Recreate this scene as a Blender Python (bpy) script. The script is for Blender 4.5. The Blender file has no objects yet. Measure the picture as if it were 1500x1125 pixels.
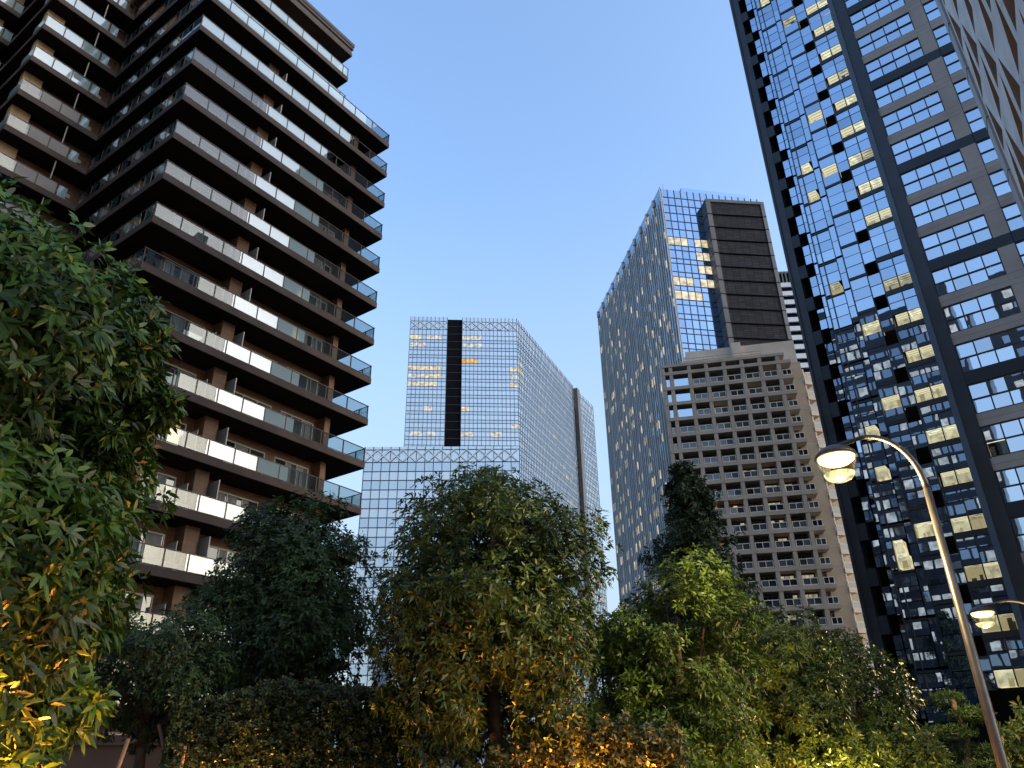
import bpy, math, random
import numpy as np
from mathutils import Matrix, Vector

# ------------------------------------------------------------------ camera
SC = bpy.context.scene
COL = SC.collection
FPX, CX, CY = 1127.0, 750.0, 562.5          # focal length / centre in pixels of the 1500 px photo
VPX, VPY = 711.0, -1640.0                   # zenith vanishing point
CAM_H = 1.6
_u = Vector((VPX - CX, -(VPY - CY), -FPX)).normalized()
_f = Vector((0, 0, -1)); _y = (_f - _f.dot(_u) * _u).normalized(); _x = _y.cross(_u)
cam = bpy.data.cameras.new('camera'); cam_o = bpy.data.objects.new('camera', cam); COL.objects.link(cam_o)
cam.sensor_fit = 'HORIZONTAL'; cam.sensor_width = 36.0; cam.lens = FPX / 1500 * 36
cam.clip_start = 0.05; cam.clip_end = 6000
m3 = Matrix((_x, _y, _u))
cam_o.matrix_world = Matrix.Translation((0, 0, CAM_H)) @ m3.to_4x4()
SC.camera = cam_o

# ------------------------------------------------------------------ sky, sun, exposure
SUN_AZ, SUN_EL = 108.0, 13.0                 # compass degrees from +Y towards +X
w = bpy.data.worlds.new('World'); SC.world = w; w.use_nodes = True
nt = w.node_tree; bg = nt.nodes['Background']
sky = nt.nodes.new('ShaderNodeTexSky'); sky.sky_type = 'NISHITA'; sky.sun_disc = False
sky.sun_elevation = math.radians(SUN_EL); sky.sun_rotation = math.radians(SUN_AZ)
sky.air_density = 1.0; sky.dust_density = 5.0; sky.ozone_density = 2.9
# pale dusk haze low in the sky: whitens the air towards the horizon, all the way round
_tc = nt.nodes.new('ShaderNodeTexCoord'); _sx = nt.nodes.new('ShaderNodeSeparateXYZ'); nt.links.new(_tc.outputs['Generated'], _sx.inputs[0])
_mr = nt.nodes.new('ShaderNodeMapRange'); _mr.interpolation_type = 'SMOOTHSTEP'
for _i, _v in ((1, .70), (2, .18), (3, 0.0), (4, .72)): _mr.inputs[_i].default_value = _v
nt.links.new(_sx.outputs[2], _mr.inputs[0])
_mx = nt.nodes.new('ShaderNodeMix'); _mx.data_type = 'RGBA'; _mx.inputs[7].default_value = (.90, 1.10, 1.30, 1)
nt.links.new(_mr.outputs[0], _mx.inputs[0]); nt.links.new(sky.outputs[0], _mx.inputs[6]); nt.links.new(_mx.outputs[2], bg.inputs[0])
bg.inputs[1].default_value = 0.15
sl = bpy.data.lights.new('sun', 'SUN'); sl.energy = 0.06; sl.angle = math.radians(20); sl.color = (1, .9, .78)
so = bpy.data.objects.new('sun', sl); COL.objects.link(so)
_sd = Vector((math.sin(math.radians(SUN_AZ)) * math.cos(math.radians(SUN_EL)), math.cos(math.radians(SUN_AZ)) * math.cos(math.radians(SUN_EL)), math.sin(math.radians(SUN_EL))))
so.rotation_euler = _sd.to_track_quat('Z', 'Y').to_euler(); so.location = (0, -20, 60)
vs = SC.view_settings; SC.display_settings.display_device = 'sRGB'
vs.view_transform = 'Standard'; vs.look = 'None'; vs.gamma = 1.0
EXPO = 2.15
vs.exposure = EXPO; EM = 2.0 ** (-EXPO)
SC.cycles.use_denoising = True
SC.cycles.max_bounces = 8; SC.cycles.transparent_max_bounces = 24; SC.cycles.diffuse_bounces = 3
SC.cycles.sample_clamp_indirect = 4.0

random.seed(7); RNG = np.random.default_rng(7)
U = random.uniform

# ------------------------------------------------------------------ materials
def new_mat(name):
    m = bpy.data.materials.new(name); m.use_nodes = True; n = m.node_tree.nodes
    return m, m.node_tree, n, n['Principled BSDF'], n['Material Output']

def ramp2(t, fac, c0, c1, p0=0.3, p1=0.7):
    r = t.nodes.new('ShaderNodeValToRGB'); t.links.new(fac, r.inputs[0])
    r.color_ramp.elements[0].color = (*c0, 1); r.color_ramp.elements[0].position = p0
    r.color_ramp.elements[1].color = (*c1, 1); r.color_ramp.elements[1].position = p1
    return r.outputs[0]

def noise(t, scale, detail=4, obj=True):
    tc = t.nodes.new('ShaderNodeTexCoord'); nz = t.nodes.new('ShaderNodeTexNoise')
    nz.inputs['Scale'].default_value = scale; nz.inputs['Detail'].default_value = detail
    t.links.new(tc.outputs['Object'], nz.inputs['Vector']); return nz.outputs['Fac']

def surf(name, col, rough=0.6, var=0.18, scale=0.6, metal=0.0, bump=0.0, spec=0.5):
    m, t, n, b, o = new_mat(name)
    c0 = tuple(c * (1 - var) for c in col); c1 = tuple(min(1, c * (1 + var)) for c in col)
    t.links.new(ramp2(t, noise(t, scale, 6), c0, c1), b.inputs['Base Color'])
    b.inputs['Roughness'].default_value = rough; b.inputs['Metallic'].default_value = metal
    b.inputs['Specular IOR Level'].default_value = spec
    if bump:
        bp = t.nodes.new('ShaderNodeBump'); bp.inputs['Strength'].default_value = bump
        t.links.new(noise(t, scale * 25, 3), bp.inputs['Height']); t.links.new(bp.outputs[0], b.inputs['Normal'])
    return m

def tile_mat(name, col, joint, w_, h_, rough=0.6, var=0.15, mortar=0.012, scale=1.0, spec=.5):
    """brick/panel pattern on vertical walls: horizontal distance from (x+y mix), height from z"""
    m, t, n, b, o = new_mat(name)
    tc = n.new('ShaderNodeTexCoord'); sp = n.new('ShaderNodeSeparateXYZ'); t.links.new(tc.outputs['Object'], sp.inputs[0])
    ad = n.new('ShaderNodeMath'); ad.operation = 'MULTIPLY_ADD'; ad.inputs[1].default_value = 0.83
    t.links.new(sp.outputs[0], ad.inputs[0]); t.links.new(sp.outputs[1], ad.inputs[2])
    cb = n.new('ShaderNodeCombineXYZ'); t.links.new(ad.outputs[0], cb.inputs[0]); t.links.new(sp.outputs[2], cb.inputs[1])
    br = n.new('ShaderNodeTexBrick'); t.links.new(cb.outputs[0], br.inputs['Vector'])
    br.inputs['Scale'].default_value = scale; br.inputs['Brick Width'].default_value = w_; br.inputs['Row Height'].default_value = h_
    br.inputs['Mortar Size'].default_value = mortar; br.offset = 0.0; br.inputs['Bias'].default_value = 0
    br.inputs['Color1'].default_value = (*[c * (1 - var) for c in col], 1); br.inputs['Color2'].default_value = (*[c * (1 + var) for c in col], 1)
    br.inputs['Mortar'].default_value = (*joint, 1)
    mx = n.new('ShaderNodeMix'); mx.data_type = 'RGBA'; mx.blend_type = 'MULTIPLY'; mx.inputs[0].default_value = 0.6
    t.links.new(br.outputs['Color'], mx.inputs[6]); t.links.new(ramp2(t, noise(t, .35, 6), (.7, .7, .7), (1.15, 1.15, 1.15)), mx.inputs[7])
    t.links.new(mx.outputs[2], b.inputs['Base Color']); b.inputs['Roughness'].default_value = rough
    b.inputs['Specular IOR Level'].default_value = spec
    return m

def attr(t):
    a = t.nodes.new('ShaderNodeAttribute'); a.attribute_name = 'a'; return a.outputs['Fac']

def mirror_glass(name, tint, deep, fac=0.75, rough=0.02, deep2=None, wave=0.0):
    """coated office glass: a dark body with a strong tinted reflection; 'a' varies the panes"""
    m, t, n, b, o = new_mat(name)
    gl = n.new('ShaderNodeBsdfGlossy'); gl.inputs['Roughness'].default_value = rough; gl.inputs['Color'].default_value = (*tint, 1)
    df = n.new('ShaderNodeBsdfDiffuse'); a = attr(t)
    t.links.new(ramp2(t, a, deep, deep2 or tuple(c * 1.8 for c in deep), .15, .95), df.inputs['Color'])
    fr = n.new('ShaderNodeLayerWeight'); fr.inputs[0].default_value = .25
    mr = n.new('ShaderNodeMapRange'); mr.inputs[3].default_value = fac; mr.inputs[4].default_value = min(1, fac + .25)
    t.links.new(fr.outputs['Fresnel'], mr.inputs[0])
    mu = n.new('ShaderNodeMapRange'); mu.inputs[3].default_value = 1.0; mu.inputs[4].default_value = .74; t.links.new(a, mu.inputs[0])
    ml = n.new('ShaderNodeMath'); ml.operation = 'MULTIPLY'; t.links.new(mr.outputs[0], ml.inputs[0]); t.links.new(mu.outputs[0], ml.inputs[1])
    if wave:
        bp = n.new('ShaderNodeBump'); bp.inputs['Strength'].default_value = wave; bp.inputs['Distance'].default_value = .1
        t.links.new(noise(t, .5, 2), bp.inputs['Height']); t.links.new(bp.outputs[0], gl.inputs['Normal'])
    mx = n.new('ShaderNodeMixShader'); t.links.new(ml.outputs[0], mx.inputs[0]); t.links.new(df.outputs[0], mx.inputs[1]); t.links.new(gl.outputs[0], mx.inputs[2])
    t.links.new(mx.outputs[0], o.inputs[0]); return m

def clear_glass(name, tint=(.85, .9, .9), base=.06, milk=0.0, milk_col=(.7, .8, .8)):
    m, t, n, b, o = new_mat(name)
    tr = n.new('ShaderNodeBsdfTransparent'); tr.inputs[0].default_value = (*tint, 1)
    gl = n.new('ShaderNodeBsdfGlossy'); gl.inputs['Roughness'].default_value = .01
    fr = n.new('ShaderNodeLayerWeight'); fr.inputs[0].default_value = .5
    pw = n.new('ShaderNodeMath'); pw.operation = 'POWER'; pw.inputs[1].default_value = 4.0; t.links.new(fr.outputs['Facing'], pw.inputs[0])
    ad = n.new('ShaderNodeMath'); ad.operation = 'ADD'; ad.use_clamp = True; ad.inputs[1].default_value = base; t.links.new(pw.outputs[0], ad.inputs[0])
    mx = n.new('ShaderNodeMixShader'); t.links.new(ad.outputs[0], mx.inputs[0]); t.links.new(tr.outputs[0], mx.inputs[1]); t.links.new(gl.outputs[0], mx.inputs[2])
    out = mx.outputs[0]
    if milk:
        df = n.new('ShaderNodeBsdfDiffuse'); df.inputs[0].default_value = (*milk_col, 1)
        tl = n.new('ShaderNodeBsdfTranslucent'); tl.inputs[0].default_value = (*milk_col, 1)
        m0 = n.new('ShaderNodeMixShader'); m0.inputs[0].default_value = .25; t.links.new(df.outputs[0], m0.inputs[1]); t.links.new(tl.outputs[0], m0.inputs[2])
        m1 = n.new('ShaderNodeMixShader'); m1.inputs[0].default_value = milk; t.links.new(out, m1.inputs[1]); t.links.new(m0.outputs[0], m1.inputs[2]); out = m1.outputs[0]
    t.links.new(out, o.inputs[0]); return m

def glow(name, col, strength, nscale=0.0, sample=False):
    m, t, n, b, o = new_mat(name)
    e = n.new('ShaderNodeEmission'); e.inputs[0].default_value = (*col, 1); e.inputs[1].default_value = strength * EM
    if nscale:
        a = ramp2(t, noise(t, nscale, 3), tuple(c * .45 for c in col), tuple(c * 1.1 for c in col), .35, .62); t.links.new(a, e.inputs[0])
    gl = n.new('ShaderNodeBsdfGlossy'); gl.inputs['Roughness'].default_value = .02
    mx = n.new('ShaderNodeMixShader'); mx.inputs[0].default_value = .07
    t.links.new(e.outputs[0], mx.inputs[1]); t.links.new(gl.outputs[0], mx.inputs[2]); t.links.new(mx.outputs[0], o.inputs[0])
    if not sample: m.cycles.emission_sampling = 'NONE'
    return m

def leaf_mat(name, c0, c1, rough=.42, trans=.16, spec=.26):
    m, t, n, b, o = new_mat(name)
    cr = ramp2(t, attr(t), c0, c1, .1, .95)
    t.links.new(cr, b.inputs['Base Color']); b.inputs['Roughness'].default_value = rough; b.inputs['Specular IOR Level'].default_value = spec
    tl = n.new('ShaderNodeBsdfTranslucent'); t.links.new(cr, tl.inputs[0])
    mx = n.new('ShaderNodeMixShader'); mx.inputs[0].default_value = trans
    t.links.new(b.outputs[0], mx.inputs[1]); t.links.new(tl.outputs[0], mx.inputs[2]); t.links.new(mx.outputs[0], o.inputs[0]); return m

M = dict(
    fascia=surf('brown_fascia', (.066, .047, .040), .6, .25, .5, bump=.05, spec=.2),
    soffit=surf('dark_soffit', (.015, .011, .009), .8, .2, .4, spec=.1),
    wall=tile_mat('brown_tile', (.135, .066, .036), (.06, .03, .02), .9, .3, .55),
    pier=tile_mat('tan_tile', (.16, .082, .045), (.08, .042, .025), .6, .3, .55),
    tan=tile_mat('tan_panel', (.44, .30, .17), (.2, .13, .08), 1.2, 1.57, .6),
    rail=surf('bronze_metal', (.05, .04, .036), .35, .15, 2, metal=.6),
    railgrey=surf('grey_metal', (.30, .28, .27), .4, .15, 2, metal=.3),
    clear=clear_glass('clear_glass', (.72, .78, .78), .07),
    opal=clear_glass('opal_glass', (.8, .9, .9), .27, .28, (.66, .84, .88)),
    grey_panel=surf('grey_panel', (.20, .18, .17), .5, .15, .8),
    win=mirror_glass('room_glass', (.8, .85, .9), (.02, .022, .026), .11, .03, (.10, .11, .12)),
    curtain=surf('pale_curtain', (.20, .215, .23), .8, .25, 3),
    frame=surf('white_frame', (.46, .44, .41), .4, .1, 3),
    railwhite=surf('white_railing', (.68, .66, .63), .45, .08, 3),
    dframe=surf('black_frame', (.012, .013, .016), .35, .1, 2),
    granite=surf('dark_granite', (.012, .014, .020), .3, .4, .25, spec=.4),
    granite_b=tile_mat('dark_granite_tile', (.016, .018, .024), (.004, .004, .005), 1.4, 2.1, .28, .3, .02),
    beige=tile_mat('beige_precast', (.30, .255, .225), (.15, .13, .115), 5.2, 4.2, .6, .06, .02),
    notch=surf('notch_black', (.005, .005, .007), .9, .1, 1, spec=.08),
    blue=mirror_glass('blue_glass', (.66, .82, 1.0), (.01, .016, .035), .74, .012, (.03, .045, .08), wave=.02),
    blue2=mirror_glass('ribbon_glass', (.74, .86, 1.0), (.014, .02, .035), .78, .012, (.05, .06, .08), wave=.02),
    pale=mirror_glass('pale_glass', (.95, .985, 1.0), (.22, .27, .34), .60, .05, (.50, .56, .62)),
    pale2=mirror_glass('pale_spandrel_glass', (.86, .94, 1.0), (.20, .27, .35), .56, .07, (.30, .37, .44)),
    t3g=mirror_glass('navy_glass', (.40, .62, .95), (.012, .018, .03), .52, .02, (.05, .06, .08)),
    t3s=mirror_glass('navy_side_glass', (.75, .84, .95), (.012, .015, .02), .42, .03, (.06, .07, .08)),
    mull=surf('mullion_metal', (.035, .05, .075), .35, .15, .3, metal=.3),
    mull2=surf('slate_mullion', (.05, .07, .10), .4, .15, .3),
    truss=surf('pale_truss', (.55, .62, .68), .5, .08, .3),
    finm=surf('grey_fin', (.46, .455, .44), .5, .12, .2),
    core=tile_mat('charcoal_brick', (.034, .034, .040), (.010, .010, .011), 1.7, .5, .75, .25, .05, spec=.1),
    coretrim=tile_mat('taupe_panel', (.10, .095, .095), (.04, .036, .034), 3, 4.0, .5, .12, .05),
    concrete=tile_mat('beige_concrete', (.38, .33, .275), (.27, .22, .18), 3.1, 3.0, .75, .06, .03),
    conc_l=surf('pale_concrete', (.52, .46, .40), .75, .12, .3),
    conc_p=surf('taupe_concrete', (.34, .30, .255), .75, .14, .4),
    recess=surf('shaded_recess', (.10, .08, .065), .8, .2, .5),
    white=surf('white_spandrel', (.62, .64, .68), .5, .08, .1),
    precast=surf('grey_precast', (.64, .60, .56), .7, .16, .7, bump=.08),
    precast_e=surf('grey_edge_panel', (.33, .32, .31), .55, .15, .7),
    rust=surf('brown_reveal', (.30, .205, .14), .6, .2, 1),
    lit=glow('lit_ceiling', (1, .87, .55), 1.15), lit_back=glow('lit_wall', (1, .87, .56), .80, 1.3),
    lit_hi=glow('lit_ceiling_bright', (1, .92, .62), 1.5, 1.6), lit_hi2=glow('lit_wall_bright', (1, .88, .55), .95, 1.1),
    lit_dim=glow('lit_blind', (.85, .68, .34), .55), lit_far=glow('lit_far', (1, .86, .60), 1.0, .8),
    lit_far2=glow('lit_far_pale', (1, .87, .62), .50, 1.2), lit_or=glow('lit_amber', (1, .55, .14), 1.0, .6),
    lit_white=glow('lit_white', (1, .95, .88), .85, .7), lit_room=glow('lit_room_curtain', (1, .72, .30), 1.0, 1.5),
    bark=surf('bark', (.060, .036, .022), .85, .35, 6, bump=.5), bark2=surf('grey_bark', (.05, .04, .033), .85, .35, 6, bump=.5),
    bamboo=surf('stake_wood', (.22, .13, .07), .7, .2, 5),
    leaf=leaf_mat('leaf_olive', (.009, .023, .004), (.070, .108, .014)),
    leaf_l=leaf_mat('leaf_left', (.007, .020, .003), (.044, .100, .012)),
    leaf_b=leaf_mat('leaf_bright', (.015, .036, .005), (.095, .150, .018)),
    leaf_d=leaf_mat('leaf_dark', (.008, .020, .006), (.034, .066, .014), .55, .15, .3),
    leaf_c=leaf_mat('leaf_conifer', (.012, .026, .010), (.03, .055, .018), .6, .12, .3),
    leaf_h=leaf_mat('leaf_hedge', (.014, .024, .008), (.050, .066, .018), .5, .2, .35),
    pole=surf('lamp_bronze', (.055, .052, .05), .42, .25, 6, metal=.5, bump=.03), 
    lampglow=glow('lamp_bulb', (1, .80, .30), 4.5, sample=False), bowl=glow('lamp_bowl', (1, .87, .42), 1.45, 9.0),
    lampglass=clear_glass('lamp_glass', (.95, .93, .85), .02),
    paving=tile_mat('paving', (.16, .15, .14), (.08, .075, .07), .6, .3, .8),
    ground=surf('soil_ground', (.07, .06, .05), .9, .3, .3, bump=.2), road=surf('asphalt', (.05, .05, .052), .85, .2, 1.5, bump=.2),
    kerb=surf('kerb_stone', (.25, .24, .23), .8, .15, 2), stone=surf('wall_stone', (.055, .042, .034), .7, .2, 1.2, bump=.1),
)

# ------------------------------------------------------------------ helpers
def P(az, D):
    a = math.radians(az); return np.array([math.sin(a) * D, math.cos(a) * D])

class Frame:                                  # a wall: s to the viewer's right, d outward, z up
    def __init__(s, o, p):
        s.o = np.array(o, float); v = np.array(p, float) - s.o; s.len = float(np.hypot(*v)); s.u = v / s.len
        s.n = np.array([s.u[1], -s.u[0]])
    def pt(s, a, d, z):
        q = s.o + s.u * a + s.n * d; return (q[0], q[1], z)
    def s_az(s, az, d=0.0):                   # s at which the wall plane crosses a compass azimuth seen from the camera
        r = P(az, 1.0); o = s.o + s.n * d
        A = np.array([r, -s.u]).T; t_, s_ = np.linalg.solve(A, o); return float(s_)

class MB:
    def __init__(s): s.V = []; s.F = []; s.mi = []; s.at = []
    def poly(s, pts, m=0, a=0.0):
        k = len(s.V); s.V.extend(tuple(p) for p in pts); s.F.append(tuple(range(k, k + len(pts)))); s.mi.append(m); s.at.append(a)
    def hexa(s, p, m=0, a=0.0):               # p[0:4] bottom ring, p[4:8] top ring (counter-clockwise)
        k = len(s.V); s.V.extend(tuple(q) for q in p)
        for f in ((3, 2, 1, 0), (4, 5, 6, 7), (0, 1, 5, 4), (1, 2, 6, 5), (2, 3, 7, 6), (3, 0, 4, 7)):
            s.F.append(tuple(k + i for i in f)); s.mi.append(m); s.at.append(a)
    def box(s, f, s0, s1, d0, d1, z0, z1, m=0, a=0.0):
        s.hexa([f.pt(s0, d1, z0), f.pt(s1, d1, z0), f.pt(s1, d0, z0), f.pt(s0, d0, z0),
                f.pt(s0, d1, z1), f.pt(s1, d1, z1), f.pt(s1, d0, z1), f.pt(s0, d0, z1)], m, a)
    def pane(s, f, s0, s1, d, z0, z1, m=0, a=0.0, tilt=0.0):
        t = [U(-tilt, tilt) for _ in range(3)]
        s.poly([f.pt(s0, d + t[0], z0), f.pt(s1, d + t[1], z0), f.pt(s1, d + t[1] + t[2] - t[0], z1), f.pt(s0, d + t[2], z1)], m, a)
    def bar(s, p, q, r, m=0, n=4):            # straight square bar between two points
        s.tube([p, q], [r, r], n, m)
    def tube(s, pts, rad, n=8, m=0, cap=True):
        pts = [Vector(p) for p in pts]; k0 = len(s.V); L = len(pts); up = None
        for i, p in enumerate(pts):
            d = (pts[min(i + 1, L - 1)] - pts[max(i - 1, 0)]).normalized()
            if up is None: up = Vector((0, 0, 1)) if abs(d.z) < .9 else Vector((1, 0, 0))
            e1 = d.cross(up).normalized(); up = e1.cross(d).normalized()
            for j in range(n):
                a = 2 * math.pi * (j + .5) / n; v = p + rad[i] * (math.cos(a) * e1 + math.sin(a) * up); s.V.append(tuple(v))
        for i in range(L - 1):
            for j in range(n):
                a = k0 + i * n + j; b = k0 + i * n + (j + 1) % n
                s.F.append((a, b, b + n, a + n)); s.mi.append(m); s.at.append(0.)
        if cap:
            s.F.append(tuple(k0 + j for j in range(n))[::-1]); s.mi.append(m); s.at.append(0.)
            s.F.append(tuple(k0 + (L - 1) * n + j for j in range(n))); s.mi.append(m); s.at.append(0.)
    def lathe(s, c, prof, n=24, m=0):
        k0 = len(s.V)
        for r, z in prof:
            for j in range(n):
                a = 2 * math.pi * j / n; s.V.append((c[0] + r * math.cos(a), c[1] + r * math.sin(a), c[2] + z))
        for i in range(len(prof) - 1):
            for j in range(n):
                a = k0 + i * n + j; b = k0 + i * n + (j + 1) % n
                s.F.append((a, b, b + n, a + n)); s.mi.append(m); s.at.append(0.)
    def build(s, name, mats, parent=None, smooth=False, **kw):
        if not isinstance(mats, (list, tuple)): mats = [mats]
        return mesh_obj(name, np.array(s.V, np.float32), s.F, mats, parent, s.mi, s.at, smooth, **kw)

def mesh_obj(name, V, F, mats, parent=None, mi=None, at=None, smooth=False, kind=None, label=None):
    me = bpy.data.meshes.new(name)
    off = np.array(parent.get('_base', (0, 0, 0))) if parent is not None else np.zeros(3)
    V = V - off.astype(np.float32)
    me.vertices.add(len(V)); me.vertices.foreach_set('co', np.ascontiguousarray(V, np.float32).ravel())
    if isinstance(F, np.ndarray):
        tot = np.full(len(F), F.shape[1], np.int32); idx = F.ravel().astype(np.int32)
    else:
        tot = np.array([len(f) for f in F], np.int32); idx = np.array([i for f in F for i in f], np.int32)
    st = np.concatenate([[0], np.cumsum(tot)[:-1]]).astype(np.int32)
    me.loops.add(len(idx)); me.loops.foreach_set('vertex_index', idx)
    me.polygons.add(len(tot)); me.polygons.foreach_set('loop_start', st); me.polygons.foreach_set('loop_total', tot)
    for m in mats: me.materials.append(m)
    if mi is not None: me.polygons.foreach_set('material_index', np.array(mi, np.int32))
    if at is not None:
        A = me.attributes.new('a', 'FLOAT', 'FACE'); A.data.foreach_set('value', np.array(at, np.float32))
    me.polygons.foreach_set('use_smooth', np.full(len(tot), bool(smooth)))
    me.update(calc_edges=True); me.validate()
    o = bpy.data.objects.new(name, me); COL.objects.link(o)
    if parent is not None: o.parent = parent; o['_base'] = parent.get('_base', (0, 0, 0))
    if kind: o['kind'] = kind
    if label: o['label'] = label
    return o

def thing(name, label, cat, xy, z=0.0, group=None):
    o = bpy.data.objects.new(name, None); COL.objects.link(o); o.location = (float(xy[0]), float(xy[1]), z)
    o['_base'] = (float(xy[0]), float(xy[1]), z); o['label'] = label; o['category'] = cat; o.empty_display_size = .3
    if group: o['group'] = group
    return o

def parts_or_stuff(name, builders, mats, parent, n=95):
    """builders: list of MB, largest in the picture first; n as parts, the rest as one 'stuff' part"""
    for b in builders[:n]: b.build(name, mats, parent)
    rest = builders[n:]
    if rest:
        a = MB()
        for b in rest:
            k = len(a.V); a.V += b.V; a.F += [tuple(i + k for i in f) for f in b.F]; a.mi += b.mi; a.at += b.at
        a.build(name, mats, parent, kind='stuff')

# ------------------------------------------------------------------ ground
def sheet(name, x0, x1, y0, y1, z, m, kind='structure'):
    b = MB(); b.poly([(x0, y0, z), (x1, y0, z), (x1, y1, z), (x0, y1, z)]); o = b.build(name, m); o['kind'] = kind; return o
sheet('ground', -3000, 3000, -3000, 3000, 0, M['ground'])
sheet('pavement', -60, 60, -14, 5.2, .12, M['paving'])
sheet('road', -200, 200, -26, -14, .004, M['road'])
b = MB(); kf = Frame((-60, 5.2), (60, 5.2)); b.box(kf, 0, 120, -.15, 0, 0, .14); b.build('kerb', M['kerb'])['kind'] = 'structure'

# ------------------------------------------------------------------ brown apartment tower (left)
def brown_tower():
    Lp, Rp = P(-30.45, 39.1), P(-11.65, 48.8); F = Frame(Lp, Rp); n, u = F.n, F.u; LEN = F.len
    root = thing('apartment_tower', 'brown apartment tower with stepped wings and long dark balconies on every floor', 'building', Lp)
    DEP = 11.16
    Wc = Lp - n * DEP
    G = Frame(Wc, Lp)                                         # side face, towards the inner corner
    H = Frame(Wc - u * 5.3, Wc)                               # wing front
    HS = Frame(Wc - u * 5.3 - n * 6.9, Wc - u * 5.3)          # wing's own side
    Kp = P(-42.1, 55.0); K = Frame(Kp - u * 16, Kp)           # farthest step on the left
    FH = 3.14; Z0 = 19.94
    posts = [0.06, 1.7, 3.1, 4.5, 5.85, 7.5, 9.05, 10.6, 12.1, 13.4, 15.3, LEN - .06]
    core = MB(); core.box(F, 1.9, 15.0, -17, -1.9, 0, 51.2); core.box(F, 1.9, 12.2, -16, -4.1, 51.2, 58); core.build('wall', M['wall'], root)
    core = MB(); core.box(H, 1.2, 5.3 + 1.8, -13, -1.7, 0, 61); core.box(K, 0, 15, -12, -1.7, 0, 62); core.build('wing_wall', M['wall'], root)
    panels, panels_rest, wins = [], [], []
    for k in range(-6, 12):
        zb = Z0 + FH * k; zt = zb + .46
        up = k >= 10
        S1, D1 = (14.0, -2.17) if up else (LEN, 0.0)
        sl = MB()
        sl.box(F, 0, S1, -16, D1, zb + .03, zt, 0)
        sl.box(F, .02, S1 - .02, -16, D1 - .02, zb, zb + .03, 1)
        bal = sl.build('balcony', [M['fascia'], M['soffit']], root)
        # railing frame: top rail, bottom rail, posts
        r = MB(); zr = zt + 1.0
        ps = [p for p in posts if p < S1 - .4] + [S1 - .06]
        r.box(F, 0, S1, D1 - .09, D1 - .03, zr - .045, zr); r.box(F, 0, S1, D1 - .08, D1 - .04, zt + .05, zt + .09)
        for p in ps: r.box(F, p - .028, p + .028, D1 - .10, D1 - .03, zt, zr + .002)
        E_ = Frame(F.pt(S1, D1, 0)[:2], F.pt(S1, D1 - 6, 0)[:2])   # right end return
        r.box(E_, 0, 6, -.09, -.03, zr - .045, zr - .002)
        for p in (.9, 2.2, 3.7, 5.2): r.box(E_, p - .028, p + .028, -.1, -.03, zt, zr - .003)
        # side return towards the inner corner
        r.box(G, 0, DEP, -.09, -.03, zr - .045, zr - .002)
        q = .35
        while q < DEP - .2:
            r.box(G, q - .03, q + .03, -.1, -.03, zt, zr - .003); q += 1.22
        r.build('railing', M['rail'], bal)
        # glass panels
        for a, c in zip(ps[:-1], ps[1:]):
            segs = []
            hi = 13.2 if k == 8 else (14.6 if k >= 9 else 11.2)
            lo = 0.0 if k >= 8 else 5.68
            def typ(x0, x1): return 1 if (x0 + x1) / 2 > lo and (x0 + x1) / 2 < hi else 0
            cuts = [a] + [c_ for c_ in (lo, hi) if a + .05 < c_ < c - .05] + [c]
            g = MB()
            for x0, x1 in zip(cuts[:-1], cuts[1:]):
                g.box(F, x0 + .03, x1 - (.03 if x1 == c else 0), D1 - .07, D1 - .058, zt + .09, zr - .045, typ(x0, x1))
            (panels if not up else panels_rest).append((k, g))
        g = MB(); g.box(E_, .03, 6, -.07, -.058, zt + .09, zr - .045, 0); panels_rest.append((k, g))
        q = .45; g = MB()
        while q < DEP - .9:
            g.box(G, q + .05, q + .62, -.075, -.06, zt + .1, zr - .05, 1)
            q += 1.22
        g.box(G, .1, DEP - .1, -.057, -.05, zt + .1, zr - .05, 0)
        panels_rest.append((k, g))
        # windows and piers
        if k < 9:
            zw = zt + .02; zh = 2.15
            for wi, (a, c) in enumerate(((2.15, 5.35), (7.6, 10.7), (11.5, 14.1))):
                wm = MB(); npn = 3; wd = (c - a) / npn
                litk = {(-1, 0): 1, (0, 0): 0, (3, 2): 1, (2, 2): 2}.get((k, wi), 0)
                for j in range(npn):
                    x0 = a + j * wd
                    wm.pane(F, x0 + .05, x0 + wd - .05, -1.86, zw + .06, zw + zh - .06, 0, random.random(), .004)
                    if random.random() < .6: wm.pane(F, x0 + .08, x0 + wd * U(.4, .95), -1.848, zw + .1, zw + zh - .08, 2, 0)
                    if litk and j == (2 if wi == 0 else 0): wm.pane(F, x0 + .1, x0 + wd * .72, -1.842, zw + .5, zw + zh - .2, 3, 0)
                    wm.box(F, x0 - .03, x0 + .03, -1.9, -1.82, zw, zw + zh, 1)
                wm.box(F, c - .03, c + .03, -1.9, -1.82, zw, zw + zh, 1)
                wm.box(F, a - .03, c + .03, -1.9, -1.815, zw + zh - .06, zw + zh + .02, 1); wm.box(F, a - .03, c + .03, -1.9, -1.815, zw, zw + .05, 1)
                wm.build('window', [M['win'], M['frame'], M['curtain'], M['lit_room']], root)
            for a, c, d in ((5.9, 6.75, -.95), (14.55, 15.0, -1.2)):
                pr = MB(); pr.box(F, a, c, -1.95, d, zt, zb + FH, 0); pr.build('pier', M['pier'], root)
            sc = MB(); sc.box(F, 7.0, 7.06, -1.9, -.35, zt + .05, zt + 2.2); sc.box(F, 5.6, 5.64, -1.9, -1.0, zt + .3, zt + 1.75)
            sc.build('partition_screen', M['railgrey'], root)
        # side face details: dark windows
        for q in ((1.5, 5.5) if k > 2 else ()):
            sw = MB(); sw.pane(G, q, q + 2.4, -1.86, zt + .1, zt + 2.1, 0, random.random()); sw.build('side_window', M['win'], root)
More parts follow.
